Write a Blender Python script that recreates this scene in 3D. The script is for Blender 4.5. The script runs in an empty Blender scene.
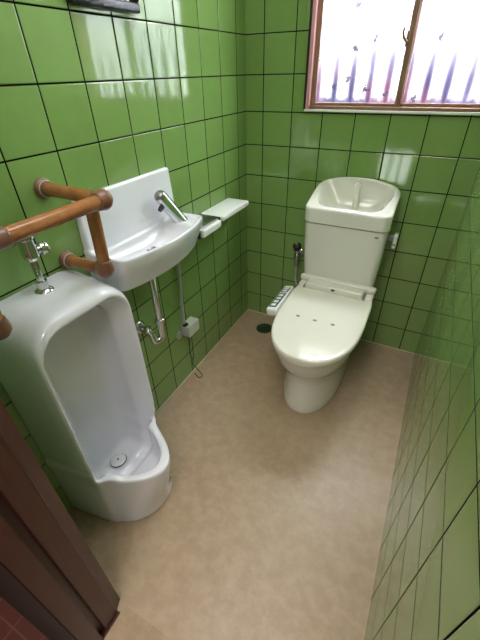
import bpy, bmesh, math, random
import numpy as np
from mathutils import Vector, Matrix
random.seed(4)
sc = bpy.context.scene
C = bpy.context.collection
PI = math.pi
S = 0.15
W = 1.0776                      # room width
Y0 = -1.673                     # inner face of the door wall
CEIL = 2.30

# ------------------------------------------------------------------ camera
cam = bpy.data.cameras.new('camera'); co = bpy.data.objects.new('camera', cam); C.objects.link(co)
co.matrix_world = Matrix(((0.88803639, -0.25021011, 0.38572823, 0.92016),
                          (0.45932298, 0.51991621, -0.72021492, -1.83876),
                          (-0.0203413, 0.8167509, 0.57663177, 1.361835),
                          (0, 0, 0, 1)))
cam.sensor_fit = 'HORIZONTAL'; cam.sensor_width = 36; cam.lens = 352.79 / 480 * 36
cam.clip_start = 0.01
sc.camera = co
# ------------------------------------------------------------------ world, lights, exposure
wd = bpy.data.worlds.new('sky'); sc.world = wd; wd.use_nodes = True
bg = wd.node_tree.nodes['Background']; bg.inputs[0].default_value = (0.93, 0.96, 1.0, 1); bg.inputs[1].default_value = 18.0
def area(name, loc, rot, sx, sy, power, col=(1, 1, 1)):
    l = bpy.data.lights.new(name, 'AREA'); l.shape = 'RECTANGLE'; l.size = sx; l.size_y = sy
    l.energy = power; l.color = col
    o = bpy.data.objects.new(name, l); C.objects.link(o); o.location = loc; o.rotation_euler = rot
    return o
area('hall_light', (0.75, -2.35, 2.25), (math.radians(-12), 0, 0), 0.9, 0.5, 26, (1.0, 0.93, 0.88))
area('room_fill', (0.50, -1.05, 2.27), (0, 0, 0), 0.5, 0.9, 8, (1.0, 0.98, 0.96))  # added fill under the ceiling to lift the upper walls; no lamp modelled
sc.view_settings.view_transform = 'Standard'; sc.view_settings.look = 'None'
sc.view_settings.gamma = 1; sc.view_settings.use_curve_mapping = False
sc.view_settings.exposure = 0.45
sc.cycles.use_denoising = True
sc.cycles.max_bounces = 12; sc.cycles.diffuse_bounces = 6; sc.cycles.glossy_bounces = 6
sc.cycles.sample_clamp_indirect = 8

# ------------------------------------------------------------------ materials
def srgb(r, g, b):
    f = lambda c: (c / 255 / 12.92) if c / 255 <= 0.04045 else ((c / 255 + 0.055) / 1.055) ** 2.4
    return (f(r), f(g), f(b), 1)
def mat(name, col, rough=0.4, metal=0.0, coat=0.0, spec=0.5):
    m = bpy.data.materials.new(name); m.use_nodes = True
    b = m.node_tree.nodes['Principled BSDF']
    b.inputs['Base Color'].default_value = col; b.inputs['Roughness'].default_value = rough
    b.inputs['Metallic'].default_value = metal; b.inputs['Coat Weight'].default_value = coat
    b.inputs['Coat Roughness'].default_value = 0.05
    b.inputs['Specular IOR Level'].default_value = spec
    return m
class NT:
    def __init__(s, m): s.t = m.node_tree; s.n = s.t.nodes; s.b = s.n['Principled BSDF']
    def N(s, typ, **kw):
        n = s.n.new(typ)
        for k, v in kw.items(): setattr(n, k, v)
        return n
    def L(s, a, b): s.t.links.new(a, b)
    def math(s, op, a, b=None, c=None):
        n = s.n.new('ShaderNodeMath'); n.operation = op
        for i, v in enumerate((a, b, c)):
            if v is None: continue
            if isinstance(v, (int, float)): n.inputs[i].default_value = v
            else: s.L(v, n.inputs[i])
        return n.outputs[0]
    def mix(s, fac, a, b):
        n = s.n.new('ShaderNodeMix'); n.data_type = 'RGBA'
        for sock, v in ((n.inputs[0], fac), (n.inputs[6], a), (n.inputs[7], b)):
            if isinstance(v, (int, float, tuple)): sock.default_value = v
            else: s.L(v, sock)
        return n.outputs[2]
    def ramp(s, v, lo, hi):
        n = s.n.new('ShaderNodeMapRange'); n.interpolation_type = 'SMOOTHSTEP'
        n.inputs[1].default_value = lo; n.inputs[2].default_value = hi; s.L(v, n.inputs[0]); return n.outputs[0]
    def noise(s, vec, scale, detail=3, rough=0.5):
        n = s.n.new('ShaderNodeTexNoise'); n.inputs['Scale'].default_value = scale
        n.inputs['Detail'].default_value = detail; n.inputs['Roughness'].default_value = rough
        if vec is not None: s.L(vec, n.inputs['Vector'])
        return n.outputs[0]
    def pos(s):
        return s.n.new('ShaderNodeNewGeometry').outputs['Position']
    def bump(s, h, strength, dist=0.01, normal=None):
        n = s.n.new('ShaderNodeBump'); n.inputs['Strength'].default_value = strength; n.inputs['Distance'].default_value = dist
        s.L(h, n.inputs['Height'])
        if normal is not None: s.L(normal, n.inputs['Normal'])
        return n.outputs[0]

def tile_mat(name, axis, off):
    """glazed green square tiles, 150 mm pitch; axis = horizontal world axis, off = world coordinate of one joint"""
    m = mat(name, srgb(84, 132, 58), 0.06, spec=0.75); q = NT(m)
    p = q.pos(); sep = q.N('ShaderNodeSeparateXYZ'); q.L(p, sep.inputs[0])
    u = q.math('DIVIDE', q.math('SUBTRACT', sep.outputs[axis], off - 30), S)
    v = q.math('DIVIDE', q.math('SUBTRACT', sep.outputs[2], 1.4956 - 30), S)
    def edge(t):
        fr = q.math('FRACT', t); return q.math('MINIMUM', fr, q.math('SUBTRACT', 1.0, fr))
    eu, ev = edge(u), edge(v)
    d = q.math('MULTIPLY', q.math('MINIMUM', eu, ev), S)          # metres to the nearest joint
    grout = q.math('SUBTRACT', 1.0, q.ramp(d, 0.0017, 0.0026))
    cu, cv = q.math('FLOOR', u), q.math('FLOOR', v)
    comb = q.N('ShaderNodeCombineXYZ'); q.L(cu, comb.inputs[0]); q.L(cv, comb.inputs[1]); comb.inputs[2].default_value = 3.1 + axis
    wn = q.N('ShaderNodeTexWhiteNoise'); wn.noise_dimensions = '3D'; q.L(comb.outputs[0], wn.inputs['Vector'])
    base = q.mix(wn.outputs['Value'], srgb(115, 147, 80), srgb(121, 153, 88))
    soft = q.noise(p, 18, 4, 0.6)
    base = q.mix(q.math('MULTIPLY', q.ramp(soft, 0.35, 0.75), 0.35), base, srgb(122, 160, 86))
    q.L(q.mix(grout, base, srgb(12, 18, 10)), q.b.inputs['Base Color'])
    q.L(q.math('ADD', 0.07, q.math('MULTIPLY', grout, 0.6)), q.b.inputs['Roughness'])
    q.L(q.math('MULTIPLY', q.math('SUBTRACT', 1.0, grout), 0.75), q.b.inputs['Specular IOR Level'])
    # pillowed edges + slight unevenness + per-tile tilt
    h = q.ramp(d, 0.0015, 0.0045)
    wav = q.noise(p, 9, 1.5, 0.4)
    sepc = q.N('ShaderNodeSeparateXYZ'); q.L(wn.outputs['Color'], sepc.inputs[0])
    tilt = q.math('ADD', q.math('MULTIPLY', q.math('SUBTRACT', sepc.outputs[0], 0.5), q.math('FRACT', u)),
                  q.math('MULTIPLY', q.math('SUBTRACT', sepc.outputs[1], 0.5), q.math('FRACT', v)))
    n1 = q.bump(h, 0.6, 0.0012)
    n2 = q.bump(wav, 0.10, 0.004, n1)
    n3 = q.bump(tilt, 0.5, 0.0008, n2)
    q.L(n3, q.b.inputs['Normal'])
    return m
T_left = tile_mat('green_tile_left', 1, -0.6128 * S)
T_back = tile_mat('green_tile_back', 0, 0.6217 * S)
T_right = tile_mat('green_tile_right', 1, -1.461)
T_door = tile_mat('green_tile_door', 0, 0.09)

def floor_mat():
    m = mat('beige_vinyl', srgb(190, 165, 135), 0.36); q = NT(m); p = q.pos()
    a = q.noise(p, 22, 8, 0.7); b = q.noise(p, 70, 4, 0.7); c = q.noise(p, 3.2, 3, 0.5)
    base = q.mix(q.ramp(a, 0.36, 0.66), srgb(154, 132, 107), srgb(169, 147, 121))
    base = q.mix(q.math('MULTIPLY', q.ramp(b, 0.55, 0.75), 0.5), base, srgb(134, 108, 86))
    base = q.mix(q.math('MULTIPLY', q.ramp(c, 0.35, 0.7), 0.3), base, srgb(172, 154, 128))
    q.L(base, q.b.inputs['Base Color']); q.L(q.bump(b, 0.12, 0.001), q.b.inputs['Normal'])
    return m
M_floor = floor_mat()
def wood_mat(name, c1, c2, rough=0.35, axis_scale=(9, 9, 0.7)):
    m = mat(name, c1, rough); q = NT(m); p = q.pos()
    mp = q.N('ShaderNodeMapping'); mp.inputs['Scale'].default_value = axis_scale; q.L(p, mp.inputs[0])
    a = q.noise(mp.outputs[0], 12, 6, 0.6)
    q.L(q.mix(q.ramp(a, 0.3, 0.7), c1, c2), q.b.inputs['Base Color']); q.L(q.bump(a, 0.1, 0.002), q.b.inputs['Normal'])
    return m
M_jamb = wood_mat('dark_red_brown_wood', srgb(66, 38, 31), srgb(80, 46, 38), 0.38)
M_jamb2 = wood_mat('deep_brown_wood', srgb(36, 20, 16), srgb(44, 25, 20), 0.5)
M_frame = wood_mat('brown_window_frame', srgb(128, 98, 80), srgb(140, 108, 88), 0.4)
M_pinkwood = mat('pinkish_reveal', srgb(214, 160, 168), 0.4)
M_sillwhite = mat('white_sill_trim', srgb(228, 232, 226), 0.4)
M_rail = wood_mat('brown_rail_coating', srgb(144, 94, 56), srgb(160, 108, 68), 0.2, (3, 3, 3))
M_rail_joint = mat('brown_rail_joint', srgb(120, 84, 66), 0.28)
M_por = mat('white_porcelain', srgb(220, 222, 230), 0.08, coat=0.3)
M_por2 = mat('cream_porcelain', srgb(212, 212, 203), 0.1, coat=0.3)
M_plastic = mat('cream_plastic', srgb(216, 215, 203), 0.09)
M_white = mat('white_plastic', srgb(226, 230, 228), 0.22)
M_chrome = mat('chrome', srgb(214, 216, 218), 0.09, 1.0)
M_steel = mat('grey_steel', srgb(150, 148, 144), 0.28, 1.0)
M_black = mat('black_rubber', srgb(18, 19, 20), 0.45)
M_darkmetal = mat('dark_grey_frame', srgb(52, 54, 58), 0.3, 0.5)
M_grey = mat('grey_plastic', srgb(150, 154, 150), 0.4)
M_dgreen = mat('dark_green_panel', srgb(44, 74, 56), 0.35)
M_box = mat('pale_grey_box', srgb(178, 186, 172), 0.45)
M_mark = mat('grey_mark', srgb(120, 126, 120), 0.5)
M_drainc = mat('dark_green_cap', srgb(36, 54, 36), 0.3)
M_ceil = mat('cream_ceiling', srgb(206, 200, 188), 0.8)
M_hall = mat('hall_plaster', srgb(160, 138, 120), 0.85)
M_caulk = mat('pale_caulk', srgb(196, 190, 168), 0.6)
M_mirror = mat('mirror', srgb(225, 228, 228), 0.02, 1.0)
M_fabric = mat('tape_grey', srgb(120, 118, 100), 0.7)
def hallfloor_mat():
    m = mat('red_brown_tile', srgb(96, 50, 40), 0.4); q = NT(m); p = q.pos()
    sep = q.N('ShaderNodeSeparateXYZ'); q.L(p, sep.inputs[0])
    def e(s):
        f = q.math('FRACT', q.math('DIVIDE', q.math('ADD', s, 30.07), 0.1)); return q.math('MINIMUM', f, q.math('SUBTRACT', 1.0, f))
    g = q.math('SUBTRACT', 1.0, q.ramp(q.math('MINIMUM', e(sep.outputs[0]), e(sep.outputs[1])), 0.01, 0.03))
    q.L(q.mix(g, srgb(78, 38, 32), srgb(100, 62, 52)), q.b.inputs['Base Color']); return m
M_hallfloor = hallfloor_mat()
def glass_mat():
    """patterned pane: mostly lets light straight through, glossy sheen, small pressed floral flecks"""
    m = bpy.data.materials.new('patterned_glass'); m.use_nodes = True; t = m.node_tree; n = t.nodes; n.clear()
    out = n.new('ShaderNodeOutputMaterial'); tr = n.new('ShaderNodeBsdfTransparent'); gl = n.new('ShaderNodeBsdfGlossy')
    tl = n.new('ShaderNodeBsdfTranslucent'); gl.inputs['Roughness'].default_value = 0.08
    tl.inputs[0].default_value = srgb(96, 92, 104)
    geo = n.new('ShaderNodeNewGeometry')
    vo = n.new('ShaderNodeTexVoronoi'); vo.inputs['Scale'].default_value = 11; t.links.new(geo.outputs['Position'], vo.inputs['Vector'])
    no = n.new('ShaderNodeTexNoise'); no.inputs['Scale'].default_value = 95; no.inputs['Detail'].default_value = 2
    t.links.new(geo.outputs['Position'], no.inputs['Vector'])
    ad = n.new('ShaderNodeMath'); ad.operation = 'MULTIPLY_ADD'; ad.inputs[1].default_value = 0.55
    t.links.new(no.outputs[0], ad.inputs[0]); t.links.new(vo.outputs['Distance'], ad.inputs[2])
    mr = n.new('ShaderNodeMapRange'); mr.inputs[1].default_value = 0.40; mr.inputs[2].default_value = 0.36
    mr.inputs[3].default_value = 0; mr.inputs[4].default_value = 0.85; t.links.new(ad.outputs[0], mr.inputs[0])
    m1 = n.new('ShaderNodeMixShader'); m1.inputs[0].default_value = 0.06
    t.links.new(tr.outputs[0], m1.inputs[1]); t.links.new(gl.outputs[0], m1.inputs[2])
    m2 = n.new('ShaderNodeMixShader'); t.links.new(mr.outputs[0], m2.inputs[0])
    t.links.new(m1.outputs[0], m2.inputs[1]); t.links.new(tl.outputs[0], m2.inputs[2])
    t.links.new(m2.outputs[0], out.inputs[0]); return m
M_glass = glass_mat()
def sheet_mat():
    m = bpy.data.materials.new('corrugated_polycarbonate'); m.use_nodes = True; q = NT(m); n = q.n
    tl = n.new('ShaderNodeBsdfTranslucent'); df = n.new('ShaderNodeBsdfDiffuse'); mx = n.new('ShaderNodeMixShader')
    mx.inputs[0].default_value = 0.3
    p = q.pos(); sep = q.N('ShaderNodeSeparateXYZ'); q.L(p, sep.inputs[0])
    # lavender lens-bloom fringe painted into the inward valleys and foot of the sheet
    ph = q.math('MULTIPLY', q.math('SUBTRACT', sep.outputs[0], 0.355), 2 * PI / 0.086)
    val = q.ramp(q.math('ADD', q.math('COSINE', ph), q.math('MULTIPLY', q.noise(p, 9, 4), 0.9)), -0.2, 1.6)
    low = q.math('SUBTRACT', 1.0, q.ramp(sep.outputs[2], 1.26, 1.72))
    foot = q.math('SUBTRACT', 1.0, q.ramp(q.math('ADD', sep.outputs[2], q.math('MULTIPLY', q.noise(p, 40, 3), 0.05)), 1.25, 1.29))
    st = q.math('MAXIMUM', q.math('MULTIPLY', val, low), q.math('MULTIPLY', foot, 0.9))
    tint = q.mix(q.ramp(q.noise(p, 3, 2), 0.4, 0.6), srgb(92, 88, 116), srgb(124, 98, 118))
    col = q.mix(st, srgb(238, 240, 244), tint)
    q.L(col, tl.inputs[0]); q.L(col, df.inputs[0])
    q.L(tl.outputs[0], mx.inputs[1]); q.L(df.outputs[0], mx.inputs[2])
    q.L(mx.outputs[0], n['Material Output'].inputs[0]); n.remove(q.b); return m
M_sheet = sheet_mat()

# ------------------------------------------------------------------ mesh helpers
def mesh_obj(name, verts, faces, m, parent=None, smooth=True, sharp=None):
    me = bpy.data.meshes.new(name); me.from_pydata([tuple(v) for v in verts], [], faces); me.update()
    if smooth:
        me.polygons.foreach_set('use_smooth', [True] * len(me.polygons))
        me.set_sharp_from_angle(angle=math.radians(sharp if sharp else 40))
    me.materials.append(m)
    o = bpy.data.objects.new(name, me); C.objects.link(o)
    if parent: o.parent = parent; o.matrix_parent_inverse = Matrix.Translation(-parent.location)
    return o
def bm_obj(name, bm, m, parent=None, smooth=True, sharp=40):
    bmesh.ops.recalc_face_normals(bm, faces=bm.faces)
    me = bpy.data.meshes.new(name); bm.to_mesh(me); bm.free()
    if smooth:
        me.polygons.foreach_set('use_smooth', [True] * len(me.polygons)); me.set_sharp_from_angle(angle=math.radians(sharp))
    me.materials.append(m)
    o = bpy.data.objects.new(name, me); C.objects.link(o)
    if parent: o.parent = parent; o.matrix_parent_inverse = Matrix.Translation(-parent.location)
    return o
def add_box(bm, lo, hi, bev=0.0, seg=2, M=None):
    g = bmesh.ops.create_cube(bm, size=1.0)['verts']
    c = (Vector(lo) + Vector(hi)) / 2; s = Vector(hi) - Vector(lo)
    for v in g: v.co = Vector((v.co.x * s.x, v.co.y * s.y, v.co.z * s.z))
    if bev:
        es = list({e for v in g for e in v.link_edges})
        r = bmesh.ops.bevel(bm, geom=es, offset=bev, segments=seg, affect='EDGES', profile=0.5)
        g = list({v for f in r['faces'] for v in f.verts} | {v for v in g if v.is_valid})
    for v in g:
        v.co = (M @ v.co if M else v.co) + c
    return g
def box(name, lo, hi, m, parent=None, bev=0.0, seg=2, M=None):
    bm = bmesh.new(); add_box(bm, lo, hi, bev, seg, M); return bm_obj(name, bm, m, parent)
def ring_frames(pts):
    pts = [Vector(p) for p in pts]; out = []; n = len(pts)
    up = None
    for i in range(n):
        t = ((pts[min(i + 1, n - 1)] - pts[i]).normalized() + (pts[i] - pts[max(i - 1, 0)]).normalized())
        t.normalize()
        if up is None:
            a = Vector((0, 0, 1)) if abs(t.z) < .9 else Vector((1, 0, 0)); up = (a - t * a.dot(t)).normalized()
        else: up = (up - t * up.dot(t)).normalized()
        out.append((pts[i], t, up, t.cross(up)))
    return out
def add_tube(bm, pts, r, seg=16, cap=True):
    rs = r if isinstance(r, (list, tuple)) else [r] * len(pts)
    rings = []
    for (p, t, a, b), rr in zip(ring_frames(pts), rs):
        rings.append([bm.verts.new(p + (a * math.cos(2 * PI * k / seg) + b * math.sin(2 * PI * k / seg)) * rr) for k in range(seg)])
    for A, B in zip(rings, rings[1:]):
        for k in range(seg): bm.faces.new((A[k], A[(k + 1) % seg], B[(k + 1) % seg], B[k]))
    if cap:
        bm.faces.new(rings[0]); bm.faces.new(rings[-1])
def smooth_path(pts, rad, n=8):
    """polyline with its corners rounded"""
    P = [Vector(p) for p in pts]; out = [P[0]]
    for i in range(1, len(P) - 1):
        a = (P[i - 1] - P[i]); b = (P[i + 1] - P[i]); r = min(rad, a.length * .49, b.length * .49)
        A = P[i] + a.normalized() * r; B = P[i] + b.normalized() * r
        for k in range(n + 1):
            t = k / n; out.append(A * (1 - t) ** 2 + P[i] * 2 * t * (1 - t) + B * t * t)
    out.append(P[-1]); return out
def tube(name, pts, r, m, parent=None, seg=16, rad=None):
    bm = bmesh.new(); add_tube(bm, smooth_path(pts, rad) if rad else pts, r, seg); return bm_obj(name, bm, m, parent)
def add_disc_stack(bm, base, axis, prof, seg=24):
    """lathe: prof = [(distance along axis, radius)...]"""
    base = Vector(base); axis = Vector(axis).normalized()
    a = Vector((0, 0, 1)) if abs(axis.z) < .9 else Vector((1, 0, 0)); u = (a - axis * a.dot(axis)).normalized(); w = axis.cross(u)
    rings = []
    for d, r in prof:
        if r < 1e-5: rings.append([bm.verts.new(base + axis * d)])
        else: rings.append([bm.verts.new(base + axis * d + (u * math.cos(2 * PI * k / seg) + w * math.sin(2 * PI * k / seg)) * r) for k in range(seg)])
    for A, B in zip(rings, rings[1:]):
        for k in range(seg):
            k2 = (k + 1) % seg
            if len(A) == 1 and len(B) == 1: continue
            if len(A) == 1: bm.faces.new((A[0], B[k2], B[k]))
            elif len(B) == 1: bm.faces.new((A[k], A[k2], B[0]))
            else: bm.faces.new((A[k], A[k2], B[k2], B[k]))
    if len(rings[0]) > 1: bm.faces.new(rings[0])
    if len(rings[-1]) > 1: bm.faces.new(rings[-1])
def lathe(name, base, axis, prof, m, parent=None, seg=24):
    bm = bmesh.new(); add_disc_stack(bm, base, axis, prof, seg); return bm_obj(name, bm, m, parent, sharp=50)
def loft(name, rings, m, parent=None, sharp=50):
    bm = bmesh.new(); R = [[bm.verts.new(p) for p in r] for r in rings]; n = len(R[0])
    for A, B in zip(R, R[1:]):
        for k in range(n): bm.faces.new((A[k], A[(k + 1) % n], B[(k + 1) % n], B[k]))
    bm.faces.new(R[0]); bm.faces.new(R[-1])
    return bm_obj(name, bm, m, parent, sharp=sharp)
def thing(name, label, cat, loc, group=None):
    o = bpy.data.objects.new(name, None); C.objects.link(o); o.location = loc; o.empty_display_size = 0.1
    o['label'] = label; o['category'] = cat
    if group: o['group'] = group
    return o
def tag(o, label, cat, group=None):
    o['label'] = label; o['category'] = cat
    if group: o['group'] = group
    return o
def struct(o): o['kind'] = 'structure'; return o

# implicit surfaces -> quad mesh (surface nets), projected back on the surface
def smin(a, b, k):
    h = np.clip(0.5 + 0.5 * (b - a) / k, 0, 1); return b * (1 - h) + a * h - k * h * (1 - h)
def smax(a, b, k): return -smin(-a, -b, k)
def sstep(x, a, b):
    t = np.clip((x - a) / (b - a), 0, 1); return t * t * (3 - 2 * t)
def rrect(u, v, hu, hv, r):
    qx = np.abs(u) - hu + r; qy = np.abs(v) - hv + r
    return np.minimum(np.maximum(qx, qy), 0) + np.hypot(np.maximum(qx, 0), np.maximum(qy, 0)) - r
def nets(fn, lo, hi, h):
    ax = [np.arange(lo[i], hi[i] + h, h) for i in range(3)]
    X, Y, Z = np.meshgrid(*ax, indexing='ij'); F = fn(X, Y, Z)
    ins = F < 0; nx, ny, nz = F.shape
    cs = (nx - 1, ny - 1, nz - 1); acc = np.zeros(cs + (3,)); cnt = np.zeros(cs)
    sl = lambda d: tuple(slice(d[i], cs[i] + d[i]) for i in range(3))
    corners = [(i, j, k) for i in (0, 1) for j in (0, 1) for k in (0, 1)]
    for a in corners:
        for axn in range(3):
            if a[axn]: continue
            b = list(a); b[axn] = 1; b = tuple(b)
            fa, fb = F[sl(a)], F[sl(b)]; cr = (fa < 0) != (fb < 0)
            t = np.where(cr, fa / np.where(cr, fa - fb, 1), 0)
            for i in range(3):
                acc[..., i] += np.where(cr, a[i] + (t if i == axn else 0), 0)
            cnt += cr
    act = cnt > 0; idx = -np.ones(cs, int); idx[act] = np.arange(act.sum())
    ii = np.argwhere(act); V = (ii + acc[act] / cnt[act][:, None]) * h + np.array(lo)
    for _ in range(4):
        f0 = fn(*V.T); e = 5e-4
        g = np.stack([fn(*(V + np.eye(3)[i] * e).T) - fn(*(V - np.eye(3)[i] * e).T) for i in range(3)], 1) / (2 * e)
        st = -(f0 / np.maximum((g * g).sum(1), .05))[:, None] * g
        V = V + np.clip(st, -h * .3, h * .3)
    Q = []
    for axn in range(3):
        o1, o2 = [(1, 2), (2, 0), (0, 1)][axn]
        s0 = [slice(1, n - 1)] * 3; 
        r = [slice(1, F.shape[i] - 1) for i in range(3)]; r[axn] = slice(0, F.shape[axn] - 1)
        r2 = list(r); r2[axn] = slice(1, F.shape[axn])
        a = ins[tuple(r)]; b = ins[tuple(r2)]
        for sign, msk in ((1, a & ~b), (-1, ~a & b)):
            p = np.argwhere(msk)
            if not len(p): continue
            p = p + np.array([0 if i == axn else 1 for i in range(3)])
            def cell(d1, d2):
                c = p.copy(); c[:, o1] -= d1; c[:, o2] -= d2; return idx[c[:, 0], c[:, 1], c[:, 2]]
            q = np.stack([cell(1, 1), cell(0, 1), cell(0, 0), cell(1, 0)], 1)
            Q.append(q if sign == 1 else q[:, ::-1])
    return V, np.concatenate(Q).tolist()
def sdf_obj(name, fn, lo, hi, h, m, parent=None):
    V, Q = nets(fn, lo, hi, h); return mesh_obj(name, V.tolist(), Q, m, parent, sharp=70)

# ------------------------------------------------------------------ room shell
def quad_struct(name, lo, hi, m): return struct(box(name, lo, hi, m))
T = 0.08
WX0, WX1, WZ0, WZ1 = 0.308, 1.052, 1.208, 1.98        # window opening
quad_struct('floor', (-T, Y0 - 0.02, -0.05), (W + T, T, 0.0), M_floor)
quad_struct('ceiling', (-T, -3.2, CEIL), (W + T, T, CEIL + 0.05), M_ceil)
quad_struct('wall_left', (-T, Y0 - 0.13, 0.0), (0, T, CEIL), T_left)
bm = bmesh.new()
for lo, hi in (((0, 0, 0), (W, T, WZ0)), ((0, 0, WZ1), (W, T, CEIL)), ((0, 0, WZ0), (WX0, T, WZ1)), ((WX1, 0, WZ0), (W, T, WZ1))):
    add_box(bm, lo, hi)
struct(bm_obj('wall_back', bm, T_back, smooth=False))
quad_struct('wall_right', (W, Y0 - 0.13, 0.0), (W + T, T, CEIL), T_right)
bm = bmesh.new()
add_box(bm, (0, Y0 - 0.10, 0), (0.345, Y0, CEIL)); add_box(bm, (0.345, Y0 - 0.10, 2.03), (W, Y0, CEIL))
struct(bm_obj('wall_door_side', bm, T_door, smooth=False))
# caulk bead along the foot of the left and back walls
bm = bmesh.new(); add_box(bm, (0, -1.15, 0), (0.004, -0.004, 0.005), 0.0015); add_box(bm, (0.0, -0.004, 0), (W, 0, 0.005), 0.0015)
struct(bm_obj('trim_1', bm, M_caulk))
# door casing and jamb (profiled)
def jamb_profile(mirror=False):
    pts = [(0.330, Y0), (0.330, Y0 + 0.006), (0.372, Y0 + 0.006), (0.374, Y0 - 0.001), (0.384, Y0 - 0.024), (0.389, Y0 - 0.026), (0.390, Y0 - 0.070),
           (0.376, Y0 - 0.072), (0.376, Y0 - 0.088), (0.397, Y0 - 0.090), (0.397, Y0 - 0.132), (0.300, Y0 - 0.132), (0.300, Y0 - 0.118), (0.330, Y0 - 0.118)]
    return [(1.43 - x, y) for x, y in pts][::-1] if mirror else pts
def extrude_z(name, pts, z0, z1, m, bev=0.0015):
    bm = bmesh.new(); vs = [bm.verts.new((x, y, z0)) for x, y in pts]; f = bm.faces.new(vs)
    r = bmesh.ops.extrude_face_region(bm, geom=[f])
    for v in r['geom']:
        if isinstance(v, bmesh.types.BMVert): v.co.z = z1
    es = [e for e in bm.edges if abs(e.verts[0].co.z - e.verts[1].co.z) > 0.1]
    bmesh.ops.bevel(bm, geom=es, offset=bev, segments=2, affect='EDGES')
    return bm_obj(name, bm, m, sharp=30)
df = struct(bpy.data.objects.new('door_1', None)); C.objects.link(df)
j = extrude_z('door_jamb', jamb_profile(), 0.0, 2.03, M_jamb); j.parent = df
j = extrude_z('door_jamb', jamb_profile(True), 0.0, 2.03, M_jamb); j.parent = df
for nm, lo, hi, mm in (('door_head', (0.39, Y0 - 0.13, 1.99), (1.04, Y0 + 0.006, 2.03), M_jamb),
                       ('jamb_groove_strip', (0.380, Y0 - 0.165, 0.0), (0.395, Y0 - 0.133, 2.03), M_jamb2),
                       ('outer_casing', (0.27, Y0 - 0.150, 0.0), (0.378, Y0 - 0.133, 2.03), M_jamb2),
                       ('threshold', (0.398, Y0 - 0.13, -0.01), (1.03, Y0 - 0.0, 0.002), M_floor)):
    o = box(nm, lo, hi, mm, None, 0.0008); o.parent = df
# hallway behind the camera
quad_struct('floor_hall', (-0.9, -3.2, -0.05), (W + 0.6, Y0 - 0.02, -0.004), M_hallfloor)
quad_struct('wall_hall_back', (-0.9, -3.25, 0), (W + 0.6, -3.2, CEIL), M_hall)
quad_struct('wall_hall_right', (W + 0.6, -3.2, 0), (W + 0.65, Y0 - 0.1, CEIL), M_hall)
quad_struct('wall_hall_left', (-0.95, -3.2, 0), (-0.9, Y0 - 0.1, CEIL), M_hall)
quad_struct('ceiling_hall', (-0.9, -3.2, CEIL - 0.001), (W + 0.6, Y0 - 0.1, CEIL + 0.05), M_ceil)
bm = bmesh.new(); add_box(bm, (-0.9, Y0 - 0.115, 0), (0.30, Y0 - 0.101, CEIL)); add_box(bm, (W + 0.001, Y0 - 0.115, 0), (W + 0.6, Y0 - 0.101, CEIL))
add_box(bm, (0.30, Y0 - 0.115, 2.03), (W + 0.001, Y0 - 0.101, CEIL))
struct(bm_obj('wall_hall_front', bm, M_hall, smooth=False))

# far hall door added with glowing panes, to put pale streaks in tile reflections
M_streakpane = bpy.data.materials.new('glowing_streak_pane'); M_streakpane.use_nodes = True
_b = M_streakpane.node_tree.nodes['Principled BSDF']; _b.inputs['Base Color'].default_value = (.8, .85, .85, 1)
_b.inputs['Emission Color'].default_value = (.92, 1, .96, 1); _b.inputs['Emission Strength'].default_value = 5.0
hd = struct(bpy.data.objects.new('added_hall_door', None)); C.objects.link(hd)
o = box('added_door_leaf', (-0.62, -3.199, 0.0), (0.78, -3.17, 2.0), M_jamb, None, 0.003); o.parent = hd
for x0, z0, z1 in ((-.48, .50, .84), (-.35, .50, .84), (-.22, .50, .84), (.30, .18, .52), (.42, .18, .52), (.54, .18, .52)):
    o = box('streak_pane', (x0, -3.1699, z0), (x0 + .085, -3.166, z1), M_streakpane, None, 0); o.parent = hd
# window: wooden reveal, sliding sashes, patterned panes
win = struct(bpy.data.objects.new('window_1', None)); C.objects.link(win)
def wpart(nm, boxes, mm, parent=None, bev=0.0015):
    bm = bmesh.new()
    for lo, hi in boxes: add_box(bm, lo, hi, bev)
    o = bm_obj(nm, bm, mm); o.parent = parent or win; return o
wpart('outer_trim', [((WX0 - 0.006, -0.013, WZ0), (WX0 + 0.004, 0.0, WZ1))], M_jamb2)
wpart('reveal_lining', [((WX0 + 0.0042, -0.012, WZ0 + 0.004), (WX0 + 0.02, 0.055, WZ1)), ((WX1 - 0.014, -0.006, WZ0 + 0.004), (WX1, 0.055, WZ1))], M_pinkwood)
wpart('reveal_head', [((WX0, -0.012, WZ1 - 0.02), (WX1, 0.06, WZ1))], M_jamb)
wpart('sill_trim', [((WX0 - 0.002, -0.014, WZ0 - 0.006), (W - 0.001, 0.006, WZ0 + 0.003))], M_sillwhite)
wpart('window_sill', [((WX0 + 0.0202, -0.008, WZ0 + 0.003), (WX1 - 0.0142, 0.058, WZ0 + 0.016))], M_frame)
zb, zt = WZ0 + 0.0162, WZ1 - 0.0205
xl, xm, xr = WX0 + 0.0204, 0.706, WX1 - 0.0144
def sash(x0, x1, y, stile_l, stile_r):
    s = wpart('sash', [((x0, y, zb), (x0 + stile_l, y + 0.018, zt)), ((x1 - stile_r, y, zb), (x1, y + 0.018, zt)),
                       ((x0 + stile_l, y, zb), (x1 - stile_r, y + 0.018, zb + 0.012)), ((x0 + stile_l, y, zt - 0.02), (x1 - stile_r, y + 0.018, zt))], M_frame)
    g = wpart('pane', [((x0 + stile_l, y + 0.007, zb + 0.012), (x1 - stile_r, y + 0.010, zt - 0.02))], M_glass, s, 0)
    return s
s1 = sash(xl, xm + 0.012, 0.008, 0.021, 0.022)
s2 = sash(xm - 0.004, xr, 0.030, 0.022, 0.012)
wpart('sash_bead', [((xm + 0.0125, 0.020, zb + 0.01), (xm + 0.0165, 0.0295, zt - 0.01))], M_pinkwood, s1, 0.0004)
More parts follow.
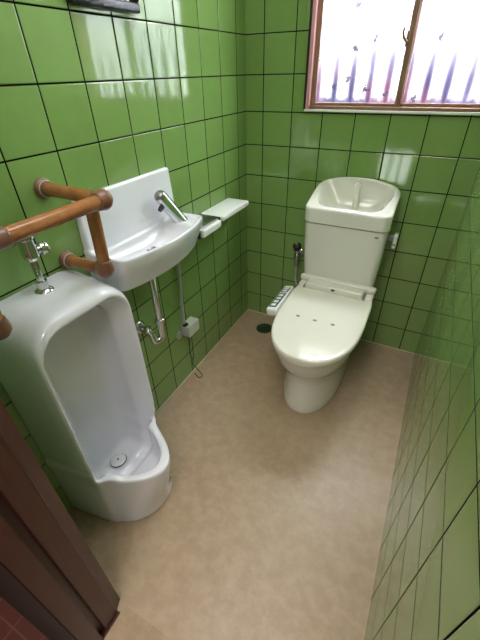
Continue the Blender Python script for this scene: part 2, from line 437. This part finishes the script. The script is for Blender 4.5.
# crescent latch on the meeting stile
bm = bmesh.new(); add_box(bm, (xm - 0.014, -0.002, 1.425), (xm - 0.002, 0.0075, 1.475), 0.002)
add_tube(bm, [(xm - 0.008, -0.006, 1.440), (xm - 0.020, -0.010, 1.452), (xm - 0.027, -0.010, 1.470), (xm - 0.024, -0.010, 1.485)], [0.005, 0.005, 0.005, 0.004], 10)
o = bm_obj('latch', bm, M_frame, None); o.parent = s1
# outside: ground and corrugated screen
quad_struct('ground_outside', (-3, 0.085, 0.2), (4, 4, 0.25), M_hall)
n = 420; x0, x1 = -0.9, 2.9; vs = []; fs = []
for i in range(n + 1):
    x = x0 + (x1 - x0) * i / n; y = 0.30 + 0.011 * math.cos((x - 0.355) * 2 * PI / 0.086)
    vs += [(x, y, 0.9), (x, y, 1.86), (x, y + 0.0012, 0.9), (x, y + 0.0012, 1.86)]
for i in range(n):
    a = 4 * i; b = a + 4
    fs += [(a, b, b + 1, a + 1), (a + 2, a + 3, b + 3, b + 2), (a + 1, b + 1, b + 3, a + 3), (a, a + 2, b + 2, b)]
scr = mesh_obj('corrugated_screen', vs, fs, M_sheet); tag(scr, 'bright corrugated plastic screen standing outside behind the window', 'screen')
bm = bmesh.new()
for z in (0.98, 1.80): add_box(bm, (-0.9, 0.3125, z), (2.9, 0.338, z + 0.03), 0.001)
for x in (-0.6, 0.1, 1.2, 1.9, 2.7): add_box(bm, (x, 0.339, 0.25), (x + 0.035, 0.365, 1.86), 0.001)
o = bm_obj('screen_rail', bm, M_steel, scr)

# ------------------------------------------------------------------ urinal
UY = -1.350
ur = thing('urinal', 'white floor-standing urinal with a deep open bowl against the left wall', 'urinal', (0.0, UY, 0.0))
def f_urinal(X, Y, Z):
    y = Y - UY; ay = np.abs(y); z0 = 0 * Z
    # tall column: flares from the front ridge to the wall, arched top
    hw = 0.184 - 0.11 * np.clip(X, 0, .21)
    lo_ = 0.032 * (1 - sstep(Z, .17, .36)); hwc = hw - lo_
    fr = smax((ay - hwc) * .985, X - (0.206 - lo_ - 0.008 * sstep(Z, .55, .88)), 0.012)
    arch = rrect(y, Z - 0.39, hwc + 0.012, 0.497 + z0 - 0.07 * np.clip(X - .08, 0, 1), 0.120 + z0)
    col = smax(fr, smax(arch, -(Z + .02), .01), 0.030)
    # lower body with the projecting lip
    k = sstep(Z, 0.0, 0.25); tip = 0.310 + 0.046 * k; c2 = 3.6 + 5.0 * k; c4 = 60 * (1 - k)
    low = (X - (tip - c2 * y * y - c4 * y ** 4)) / np.sqrt(1 + (2 * c2 * ay + 4 * c4 * ay ** 3) ** 2)
    low = smax(low, ay - (hw - 0.006), 0.05)
    low = smax(low, Z - 0.262 - 0.03 * (1 - sstep(X, .19, .26)), 0.012)
    d = smin(col, low, 0.050)
    # cavity: bowl behind the lip, tall niche above
    lowc = (X - (0.318 - 10.0 * y * y)) / np.sqrt(1 + (20 * y) ** 2)
    ca = smax(smax(lowc, ay - 0.104, 0.03), 0.050 - X, 0.05)
    ca = smax(ca, 0.126 + 0.10 * (X - 0.1) - Z, 0.035)
    ca = smax(ca, Z - 0.36, 0.03)
    hc = 0.116 + 0.036 * sstep(X, .13, .205)
    cb = rrect(y, Z - 0.475, hc, 0.345 + 0.028 * sstep(X, .13, .205), 0.080 + z0)
    cb1 = smax(cb, 0.272 - Z, 0.02); cb1 = smax(cb1, 0.052 - X, 0.06)
    cb2 = smax(smax(cb, X - 0.19, 0.03), 0.052 - X, 0.06)
    cav = smin(smin(cb1, ca, 0.02), cb2, 0.015)
    d = smax(d, -cav, 0.009)
    return np.maximum(np.maximum(d, 0.002 - Z), 0.001 - X)
sdf_obj('urinal_body', f_urinal, (-0.012, UY - 0.21, -0.01), (0.38, UY + 0.21, 0.91), 0.0045, M_por, ur)
dr = lathe('drain_cover', (0.105, UY, 0.130), (-0.08, 0, 1), [(0, 0.0), (0.0, .028), (0.004, .030), (0.007, .027), (0.008, 0.0)], M_por, ur)
bm = bmesh.new(); add_disc_stack(bm, (0.105, UY, 0.1385), (-0.08, 0, 1), [(0, 0.004), (0.0012, .0036)], 10)
bm_obj('drain_hole', bm, M_black, dr)
bm = bmesh.new()
add_tube(bm, [(0.105 + .0305 * math.cos(t), UY + .0305 * math.sin(t), 0.131 + .08 * .0305 * math.cos(t)) for t in [k * 2 * PI / 32 for k in range(33)]], 0.0014, 8)
bm_obj('drain_ring', bm, M_black, dr)
# flush valve
fv = thing('flush_valve', 'chrome flush valve and pipe standing on top of the urinal', 'flush valve', (0.058, -1.355, 0.885))
lathe('flange', (0.058, -1.350, 0.881), (0, 0, 1), [(0, .027), (0.004, .027), (0.010, .020), (0.014, .013), (0.02, .013), (0.021, .016), (0.034, .016), (0.035, .011)], M_chrome, fv)
tube('pipe', [(0.058, -1.350, 0.90), (0.058, -1.350, 0.985)], 0.0095, M_chrome, fv)
bm = bmesh.new()
add_disc_stack(bm, (0.058, -1.350, 0.975), (0, 0, 1), [(0, .013), (0.006, .015), (0.010, .0205), (0.030, .021), (0.045, .018), (0.055, .0185), (0.058, .0215), (0.082, .0215), (0.086, .018), (0.10, .013), (0.105, 0)])
add_disc_stack(bm, (0.058, -1.350, 1.025), (-1, 0, 0), [(0, .012), (0.050, .012), (0.051, .020), (0.0575, .022)])
bm_obj('valve_body', bm, M_chrome, fv)
lathe('valve_knob', (0.058, -1.338, 0.995), (0.1, 1, 0.0), [(0, .010), (0.014, .010), (0.015, .0155), (0.018, .017), (0.034, .016), (0.037, .012), (0.038, 0)], M_chrome, fv, 12)

# ------------------------------------------------------------------ wash basin
BY0, BY1 = -1.150, -0.692
BYC = (BY0 + BY1) / 2; BH = (BY1 - BY0) / 2
wb = thing('wash_basin', 'small white wall-hung wash basin with a tall splashback', 'wash basin', (0.0, BYC, 0.76))
def f_basin(X, Y, Z):
    y = Y - BYC
    front = 0.198 - 0.85 * y * y                                   # bowed front
    taper = 0.046 * sstep(Z, .90, .75)
    hw = BH - 0.25 * taper
    body = smax(X - (front - taper), np.abs(y) - hw, 0.022)
    body = smax(body, Z - 0.902, 0.008); body = smax(body, 0.772 - Z, 0.018)
    spl = smax(X - (0.026 - 0.05 * (Z - 0.9)), np.abs(y) - (BH - 0.004 * sstep(Z, .9, 1.09)), 0.010)
    spl = smax(spl, Z - 1.070, 0.010); spl = smax(spl, 0.785 - Z, 0.01)
    d = smin(body, spl, 0.020)
    # hand bowl, leaves a deck at the far end for the faucet
    y1 = -0.780; y0 = BY0 + 0.013
    b = smax(X - (front - 0.014 - 0.10 * np.clip(.902 - Z, 0, .1)), np.abs(Y - (y0 + y1) / 2) - (y1 - y0) / 2 + 0.35 * np.clip(.902 - Z, 0, .1), 0.035)
    b = smax(b, 0.030 + 0.25 * np.clip(.90 - Z, 0, .1) - X, 0.03)
    b = smax(b, 0.838 + 0.06 * np.abs(Y + .93) - Z, 0.045)
    dish = smax(X - (front - 0.012), np.abs(y) - (BH - 0.012), 0.02)
    dish = smax(dish, 0.894 - Z, 0.006); dish = smax(dish, 0.03 - X, .006)
    d = smax(d, -smin(b, dish, 0.012), 0.006)
    return np.maximum(d, 0.001 - X)
sdf_obj('basin_body', f_basin, (-0.008, BY0 - 0.012, 0.745), (0.215, BY1 + 0.012, 1.10), 0.0035, M_por, wb)
bm = bmesh.new(); add_disc_stack(bm, (0.078, -0.93, 0.8385), (0, 0, 1), [(0, .020), (0.004, .020), (0.0045, .014), (0.002, .013), (0.002, 0)])
bm_obj('basin_drain', bm, M_steel, wb)
fa = thing  # faucet: a part of the basin with its own sub-parts
p0, p1 = Vector((0.090, -0.752, 0.886)), Vector((0.058, -0.822, 1.002)); ax = (p1 - p0).normalized(); Ln = (p1 - p0).length
fo = lathe('faucet', p0, ax, [(-0.006, .027), (0.004, .0268), (0.007, .0252), (Ln - .012, .0246), (Ln - .004, .0228)], M_chrome, wb, 28)
lathe('faucet_cap', p0 + ax * (Ln - .004), ax, [(0, .0226), (0.006, .0212), (0.013, .0155), (0.017, 0)], M_steel, fo, 24)
sp = p0 + ax * (Ln * 0.74)
lathe('faucet_spout', sp + Vector((0, -0.014, -0.006)), (0.05, -1, -0.45), [(0, .010), (0.020, .0095), (0.021, .008), (0.028, .008), (0.028, 0)], M_black, fo, 16)
# drain pipe under the basin
tp = thing('drain_trap', 'chrome drain trap curving below the wash basin into the wall', 'pipe', (0.075, -0.955, 0.43))
tube('tailpipe', [(0.075, -0.955, 0.7715), (0.075, -0.955, 0.540)], 0.0145, M_chrome, tp)
lathe('slip_nut', (0.075, -0.955, 0.530), (0, 0, 1), [(0, .018), (0.002, .021), (0.018, .021), (0.021, .017)], M_chrome, tp, 12)
tube('trap_bend', [(0.075, -0.955, 0.535), (0.074, -0.957, 0.452), (0.062, -0.988, 0.440), (0.050, -0.990, 0.500), (0.004, -1.000, 0.508)], 0.0150, M_chrome, tp, 18, 0.026)
lathe('wall_flange', (0.0005, -1.000, 0.508), (1, 0, 0), [(0, .031), (0.004, .030), (0.010, .022), (0.012, .018)], M_chrome, tp)
lathe('trap_nut', (0.030, -0.9945, 0.504), (1, 0.1, 0), [(0, .019), (0.002, .0205), (0.012, .0205), (0.014, .017)], M_chrome, tp, 12)
# black bracket below the near end of the basin
bm = bmesh.new(); add_box(bm, (0.0015, -1.112, 0.700), (0.008, -1.088, 0.775), 0.001); add_box(bm, (0.008, -1.106, 0.748), (0.055, -1.094, 0.772), 0.001)
tag(bm_obj('basin_bracket', bm, M_black), 'black metal bracket under the near end of the wash basin', 'bracket')

# conduit + box + cable
ob = thing('power_box', 'pale grey power box on the green wall below the wash basin', 'power box', (0.0, -0.69, 0.33))
box('box_body', (0.001, -0.744, 0.290), (0.052, -0.655, 0.352), M_box, ob, 0.004, 3)
tube('conduit', [(0.022, -0.715, 0.775), (0.018, -0.722, 0.60), (0.016, -0.732, 0.356)], 0.0068, M_grey, ob, 12, 0.03)
lathe('socket_plug', (0.022, -0.730, 0.351), (0, 0, 1), [(0, .016), (0.005, .015), (0.006, .010), (0.010, .008)], M_black, ob)
lathe('wall_plug', (0.001, -0.764, 0.305), (1, 0, 0), [(0, .020), (0.006, .020), (0.010, .014), (0.010, 0)], M_grey, ob)
tube('power_cord', [(0.022, -0.710, 0.291), (0.018, -0.705, 0.25), (0.012, -0.712, 0.14), (0.022, -0.700, 0.10), (0.012, -0.705, 0.075), (0.02, -0.69, 0.04), (0.055, -0.690, 0.008), (0.075, -0.705, 0.004), (0.06, -0.725, 0.004), (0.03, -0.715, 0.02)], 0.0022, M_black, ob, 8, 0.02)
tube('earth_wire', [(0.026, -0.700, 0.291), (0.014, -0.684, 0.22), (0.018, -0.69, 0.12), (0.022, -0.705, 0.10)], 0.0016, M_black, ob, 8, 0.02)

# ------------------------------------------------------------------ handrail round the urinal
hr = thing('handrail', 'brown tubular grab rail on the left wall around the urinal', 'handrail', (0.0, -1.37, 1.1))
R = 0.0170
yn, yf = -1.535, -1.218
U, Lw = (0.220, 1.112), (0.160, 0.908)
PX = 0.168
def joint(pts, nm='rail_joint'):
    bm = bmesh.new()
    for a, b in pts: 
        a, b = Vector(a), Vector(b); d = (b - a).normalized(); L_ = (b - a).length
        add_disc_stack(bm, a, d, [(0, R + .001), (0, R + .0035), (L_ - .004, R + .0035), (L_, R + .001)])
    return bm_obj(nm, bm, M_rail_joint, hr)
def ball_joint(c, ends):
    def f(X, Y, Z):
        P = np.stack([X, Y, Z], -1) - np.array(c); d = np.sqrt((P ** 2).sum(-1)) - (R + .004)
        for e in ends:
            v = np.array(e) - np.array(c); L_ = np.linalg.norm(v); v = v / L_
            t = (P * v).sum(-1); rad = np.sqrt(np.maximum((P ** 2).sum(-1) - t * t, 0))
            d = smin(d, np.maximum(np.maximum(rad - (R + .0035), t - L_), -t), 0.012)
        return d
    c_ = np.array(c); return sdf_obj('rail_joint', f, c_ - 0.085, c_ + 0.085, 0.0035, M_rail_joint, hr)
tube('top_rail', [(U[0], yn + .02, U[1]), (U[0], yf - .02, U[1])], R, M_rail, hr, 24)
for y in (yf, yn):
    tube('arm', [(0.015, y, U[1] + .004), (U[0] - .02, y, U[1])], R, M_rail, hr, 24)
    tube('arm', [(0.015, y, Lw[1]), (Lw[0] - .02, y, Lw[1])], R, M_rail, hr, 24)
    tube('post', [(PX, y, U[1] - .004), (Lw[0], y, Lw[1] + .02)], R, M_rail, hr, 24)
    s = -1 if y == yf else 1
    ball_joint((U[0], y, U[1]), [(U[0] - .030, y, U[1]), (U[0], y + s * (.024 if y == yf else .062), U[1])])
    ball_joint((Lw[0], y, Lw[1]), [(Lw[0] - .034, y, Lw[1]), (Lw[0], y, Lw[1] + .030)])
    for z in (U[1] + .004, Lw[1]):
        fl = lathe('wall_flange', (0.001, y, z), (1, 0, 0), [(0, .0275), (0.004, .0268), (0.008, .024), (0.010, .0212), (0.024, .0205), (0.027, .018)], M_rail_joint, hr, 28)
        bm = bmesh.new(); add_disc_stack(bm, (0.013, y, z), (1, 0, 0), [(0, .0218), (0.002, .0222), (0.004, .0218)], 28); bm_obj('flange_ring', bm, M_caulk, fl)

# ------------------------------------------------------------------ shelf with paper holder on the left wall
sh = thing('paper_shelf', 'white shelf with a steel paper holder on the left wall beyond the basin', 'shelf', (0.0, -0.42, 0.83))
bm = bmesh.new(); add_box(bm, (0.001, -0.490, 0.803), (0.126, -0.225, 0.829), 0.009, 4); bm_obj('shelf_board', bm, M_white, sh)
# curved steel cover of the roll holder
prof = [(0.004, 0.826), (0.092, 0.826), (0.104, 0.823), (0.110, 0.815), (0.110, 0.800)]
inn = [(x - 0.003 * (x > .01), z - 0.003) for x, z in prof][::-1]
def extrude_y(name, pts, y0, y1, m, parent):
    bm = bmesh.new(); vs = [bm.verts.new((x, y0, z)) for x, z in pts]; f = bm.faces.new(vs)
    r = bmesh.ops.extrude_face_region(bm, geom=[f])
    for v in r['geom']:
        if isinstance(v, bmesh.types.BMVert): v.co.y = y1
    return bm_obj(name, bm, m, parent, sharp=50)
extrude_y('paper_cover', prof + inn, -0.660, -0.503, M_steel, sh)
for y in (-0.6685, -0.5005):
    box('holder_cheek', (0.002, y, 0.785), (0.114, y + 0.0075, 0.827), M_darkmetal, sh, 0.003)
tube('paper_roller', [(0.070, -0.6605, 0.785), (0.070, -0.5010, 0.785)], 0.010, M_white, sh)
box('front_lip', (0.104, -0.657, 0.786), (0.126, -0.506, 0.820), M_white, sh, 0.008, 4)

# ------------------------------------------------------------------ wall mirror (only its foot is in the photograph)
mr = thing('wall_mirror', 'dark framed mirror on the left wall, its bottom edge at the photo top', 'mirror', (0.0, -0.86, 1.52))
bm = bmesh.new()
for lo, hi in (((0.001, -0.998, 1.507), (0.026, -0.742, 1.531)), ((0.001, -0.998, 1.90), (0.026, -0.742, 1.92)), ((0.001, -0.998, 1.531), (0.026, -0.98, 1.90)), ((0.001, -0.760, 1.531), (0.026, -0.742, 1.90))):
    add_box(bm, lo, hi, 0.0055, 3)
bm_obj('mirror_frame', bm, M_darkmetal, mr)
box('mirror_glass', (0.001, -0.982, 1.529), (0.012, -0.758, 1.902), M_mirror, mr)

# ------------------------------------------------------------------ toilet
TX = 0.617
to = thing('toilet', 'white toilet with closed lid and hand-wash tank below the window', 'toilet', (TX, -0.45, 0.0))
def egg(xc, hw, yb, yf_, z, n=56, ex=2.4, yw=None, exf=None, back=None, exb=7):
    """closed outline, widest at yw; front half superellipse, back half squarer"""
    yw = yb - 0.45 * (yb - yf_) if yw is None else yw; out = []
    for k in range(n):
        t = 2 * PI * k / n; c, s = math.cos(t), math.sin(t)
        e = (exf or ex) if s < 0 else exb
        x = hw * math.copysign(abs(c) ** (2 / e), c)
        y = (yw - yf_) * math.copysign(abs(s) ** (2 / e), s) if s < 0 else (yb - yw) * abs(s) ** (2 / e)
        if s >= 0 and back: x *= 1 - (1 - back) * (abs(s) ** 1.5)
        out.append((xc + x, yw + y, z))
    return out
rings = [egg(TX, .140, -0.16, -.708, 0.001, exf=2.2), egg(TX, .143, -0.16, -.711, 0.010, exf=2.2), egg(TX, .142, -0.155, -.708, 0.04, exf=2.2),
         egg(TX, .138, -0.15, -.698, 0.11, exf=2.2), egg(TX, .138, -0.14, -.694, 0.17, exf=2.2), egg(TX, .146, -0.13, -.706, 0.215, exf=2.2),
         egg(TX, .162, -0.12, -.734, 0.26, exf=2.2, yw=-.44), egg(TX, .175, -0.11, -.760, 0.30, exf=2.3, yw=-.46), egg(TX, .178, -0.10, -.773, 0.34, exf=2.3, yw=-.48),
         egg(TX, .182, -0.09, -.783, 0.37, exf=2.3, yw=-.48), egg(TX, .183, -0.085, -.786, 0.385, exf=2.3, yw=-.48), egg(TX, .180, -0.088, -.781, 0.392, exf=2.3, yw=-.48)]
loft('pedestal_bowl', rings, M_por2, to, 60)
# seat ring (visible only as the rim under the lid)
def slab(nm, hw, yb, yf_, z0, z1, r, m, slope=0.0, yw=-.50, y_ref=-.30, back=None, exf=2.3, parent=to, crown=0.0, dx=0.003):
    rs = []
    for k in range(5):
        t = k / 4 * PI / 2; rs.append((r * (1 - math.sin(t)), z0 + r * (1 - math.cos(t))))
    for k in range(5):
        t = k / 4 * PI / 2; rs.append((r * (1 - math.cos(t)), z1 - r * (1 - math.sin(t))))
    rings = []
    for ins, z in rs: rings.append(egg(TX, hw - ins, yb - ins, yf_ + ins, z, yw=yw, exf=exf, back=back))
    for f in (0.9, 0.7, 0.45, 0.2):
        c_y = (yb + yf_) / 2
        rings.append([(TX + (x - TX) * f, c_y + (y - c_y) * f, z1 + crown * (1 - f * f)) for x, y, z in rings[9]])
    rings = [[(x + dx, y, z + slope * (y - y_ref)) for x, y, z in rg] for rg in rings]
    return loft(nm, rings, m, parent, 55)
slab('seat', 0.187, -.300, -.800, 0.398, 0.420, 0.009, M_plastic, 0.04)
slab('lid', 0.195, -.252, -.806, 0.424, 0.456, 0.010, M_plastic, 0.062, crown=0.003, exf=2.35, yw=-.50, dx=.006)
# washlet body behind the lid
def rr_ring(xc, yc, hx, hy, r, z, n=8):
    out = []
    for sx, sy, a0 in ((1, 1, 0), (-1, 1, 90), (-1, -1, 180), (1, -1, 270)):
        for k in range(n + 1):
            t = math.radians(a0 + 90 * k / n); out.append((xc + sx * (hx - r) + r * math.cos(t), yc + sy * (hy - r) + r * math.sin(t), z))
    return out
def rr_slab(nm, xc, yc, hx, hy, r, z0, z1, b, m, parent, dz=None):
    rings = []
    for k in range(4): t = k / 3 * PI / 2; i = b * (1 - math.sin(t)); rings.append(rr_ring(xc, yc, hx - i, hy - i, max(r - i, .002), z0 + b * (1 - math.cos(t))))
    for k in range(5): t = k / 4 * PI / 2; i = b * (1 - math.cos(t)); rings.append(rr_ring(xc, yc, hx - i, hy - i, max(r - i, .002), z1 - b * (1 - math.sin(t))))
    if dz: rings = [[(x, y, z + dz(x, y, z)) for x, y, z in rg] for rg in rings]
    return loft(nm, rings, m, parent, 50)
un = rr_slab('washlet_unit', TX + .005, -.260, .186, .040, .020, .396, .4615, .008, M_plastic, to)
rr_slab('washlet_top', TX + .005, -.2335, .190, .0175, .012, .4616, .489, .008, M_plastic, un)
hb = rr_slab('hinge_cover', TX + .005, -.2815, .142, .030, .008, .440, .487, .009, M_plastic, un)
for sx in (-1, 1): box('hinge_gap', (TX + .005 + sx * .148 - .0055, -.310, .440), (TX + .005 + sx * .148 + .0055, -.253, .4632), M_mark, un, .0008)
lathe('sensor_window', (TX + .004, -.3085, .4785), (0, -.9, 1), [(0, .011), (.003, .010), (.003, 0)], M_black, un, 20)
for dx, dy in ((-.088, 0.0), (-.008, -.002), (.072, 0.0)):
    bm = bmesh.new(); zz = .4580 + .062 * (-.545 + .30) 
    add_box(bm, (TX + dx - .008, -.553 + dy, zz), (TX + dx + .008, -.541 + dy, zz + .0022), .0008)
    bm_obj('lid_mark', bm, M_mark, [o for o in to.children if o.name.startswith('lid')][0])
# control arm on the left of the seat
ca = thing
M = Matrix.Rotation(math.radians(-12), 3, 'Y')
cx, cy, cz = 0.397, -0.425, 0.424
bm = bmesh.new(); add_box(bm, (cx - .026, cy - .125, cz - .020), (cx + .026, cy + .125, cz + .020), .010, 4, M); arm = bm_obj('control_arm', bm, M_white, to)
def on_arm(nm, u, v, hu, hv, m, par, h=.0015, r=.003, lift=.0):
    c = Vector((cx + .001, cy, cz)) + M @ Vector((u, v, .020 + lift)); bm = bmesh.new()
    add_box(bm, c - Vector((hu, hv, h)), c + Vector((hu, hv, h)), min(r, h * .9), 2, M); return bm_obj(nm, bm, m, par)
pn = on_arm('button_panel', 0.0, -.035, .019, .070, M_dgreen, arm)
for k in range(4): on_arm('button', 0.0, -.085 + .032 * k, .0115, .0095, M_white, pn, .0012, lift=.0022)
pn2 = on_arm('lamp_panel', 0.0, .072, .018, .026, M_dgreen, arm)
for k in range(2):
    on_arm('button', 0.0, .060 + .024 * k, .0125, .008, M_white, pn2, .0012, lift=.0022)
# tank
def tank_ring(hx0, z, yb, yf_, r=.03): return rr_ring(TX - .004, (yb + yf_) / 2, hx0, (yb - yf_) / 2, r, z)
tank = loft('tank', [tank_ring(.170, .398, -.035, -.205), tank_ring(.174, .41, -.028, -.214), tank_ring(.180, .50, -.022, -.222), tank_ring(.188, .65, -.018, -.232), tank_ring(.190, .766, -.015, -.240)], M_por2, to, 60)
TC = TX - .004
def f_tanklid(X, Y, Z):
    x = X - TC
    d = rrect(x, Y + .129, .196 + 0 * X, .117 + 0 * X, .04 + 0 * X)
    t = np.clip((Y + .246) / .234, 0, 1)
    zt = .836 + .104 * sstep(t, -.15, 1.05) * (1 - .42 * (np.abs(x) / .198) ** 2.6)
    zt0 = zt
    out = smax(d, (Z - zt) * .9, .012); out = smax(out, .769 - Z, .008)
    sh = .0 + 0 * X
    hx = .183 - .07 * sstep(Z, .93, .78); hy = .107 - .035 * sstep(Z, .93, .78)
    b = rrect(x, Y + .131, hx, hy, .055 + 0 * X)
    b = smax(b, .797 + .06 * (Y + .13) - Z, .05)
    return smax(out, -b, .012)
sdf_obj('tank_lid', f_tanklid, (TC - .21, -.256, .76), (TC + .21, -.004, .95), .0027, M_por2, to)
lidt = [o for o in to.children if o.name.startswith('tank_lid')][0]
bm = bmesh.new(); add_disc_stack(bm, (TX + .002, -.088, .79), (0, .06, 1), [(0, .013), (.05, .0125), (.10, .0125), (.118, .0145), (.130, .0145), (.137, .010), (.139, 0)]); 
bm_obj('hand_wash_spout', bm, M_plastic, lidt)
lathe('basin_grate', (TX - .02, -.165, .797), (0, .06, 1), [(0, .012), (.004, .012), (.004, 0)], M_plastic, lidt)
bm = bmesh.new(); add_disc_stack(bm, (0, 0, 0), (0, -1, 0), [(0, .010), (.0015, .0095), (.0015, 0)], 20)
for v in bm.verts: v.co.z *= .42; v.co = v.co + Vector((TX + .146, -.2385, .742))
bm_obj('maker_mark', bm, M_mark, tank)
# flush lever on the right side of the tank
fl = box('flush_lever_mount', (TC + .184, -.115, .690), (TC + .212, -.085, .712), M_grey, to, .003)
box('flush_lever', (TC + .2122, -.120, .655), (TC + .230, -.080, .722), M_white, fl, .005, 3)
box('lever_button', (TC + .215, -.1225, .670), (TC + .227, -.1205, .682), M_grey, fl, .0008)

# water valve between tank and wall
wv = thing('stop_valve', 'chrome stop valve with a black handle left of the toilet tank', 'valve', (0.345, -0.03, 0.50))
lathe('wall_flange', (0.345, -0.001, 0.495), (0, -1, 0), [(0, .026), (.004, .025), (.009, .015)], M_chrome, wv)
tube('valve_pipe', [(0.345, -0.005, 0.495), (0.345, -0.055, 0.495), (0.345, -0.060, 0.542)], .011, M_chrome, wv, 14, .015)
lathe('valve_body', (0.345, -0.060, 0.440), (0, 0, 1), [(0, .011), (.03, .012), (.04, .017), (.07, .017), (.08, .013), (.10, .013)], M_chrome, wv)
lathe('valve_handle', (0.345, -0.060, 0.538), (-.1, -.35, 1), [(0, .014), (.006, .023), (.030, .024), (.036, .018), (.038, 0)], M_black, wv, 12)
lathe('handle_cap', (0.341, -0.0735, 0.576), (-.1, -.35, 1), [(0, .010), (.004, .009), (.006, 0)], M_chrome, wv, 12)
tube('supply_hose', [(0.345, -0.060, 0.437), (0.345, -0.065, 0.36), (0.370, -0.10, 0.33), (0.41, -0.15, 0.38), (0.445, -0.19, 0.42)], .006, M_grey, to, 10, .03)
# floor drain cap
bm = bmesh.new(); add_disc_stack(bm, (0.195, -.155, 0.0005), (0, 0, 1), [(0, .052), (.004, .052), (.006, .049), (.006, .044), (.0045, .042), (.0045, 0)], 36)
tag(bm_obj('floor_drain', bm, M_drainc), 'dark green round drain cover on the floor left of the toilet', 'drain cover')
# washlet wires hanging beside the bowl
wr = tube('washlet_cord', [(0.400, -.36, .396), (0.385, -.33, .30), (0.360, -.31, .14), (0.372, -.33, .03), (0.40, -.31, .004), (0.43, -.24, .004), (0.42, -.12, .004), (0.40, -.03, .03), (0.398, -.012, .30)], .0026, M_fabric, None, 8, .04)
tag(wr, 'thin grey cord hanging from the seat control arm to the floor', 'cord')
tube('water_tube', [(0.410, -.38, .405), (0.372, -.36, .25), (0.378, -.34, .12), (0.44, -.30, .06), (0.49, -.27, .10)], .0022, M_caulk, to, 8, .04)
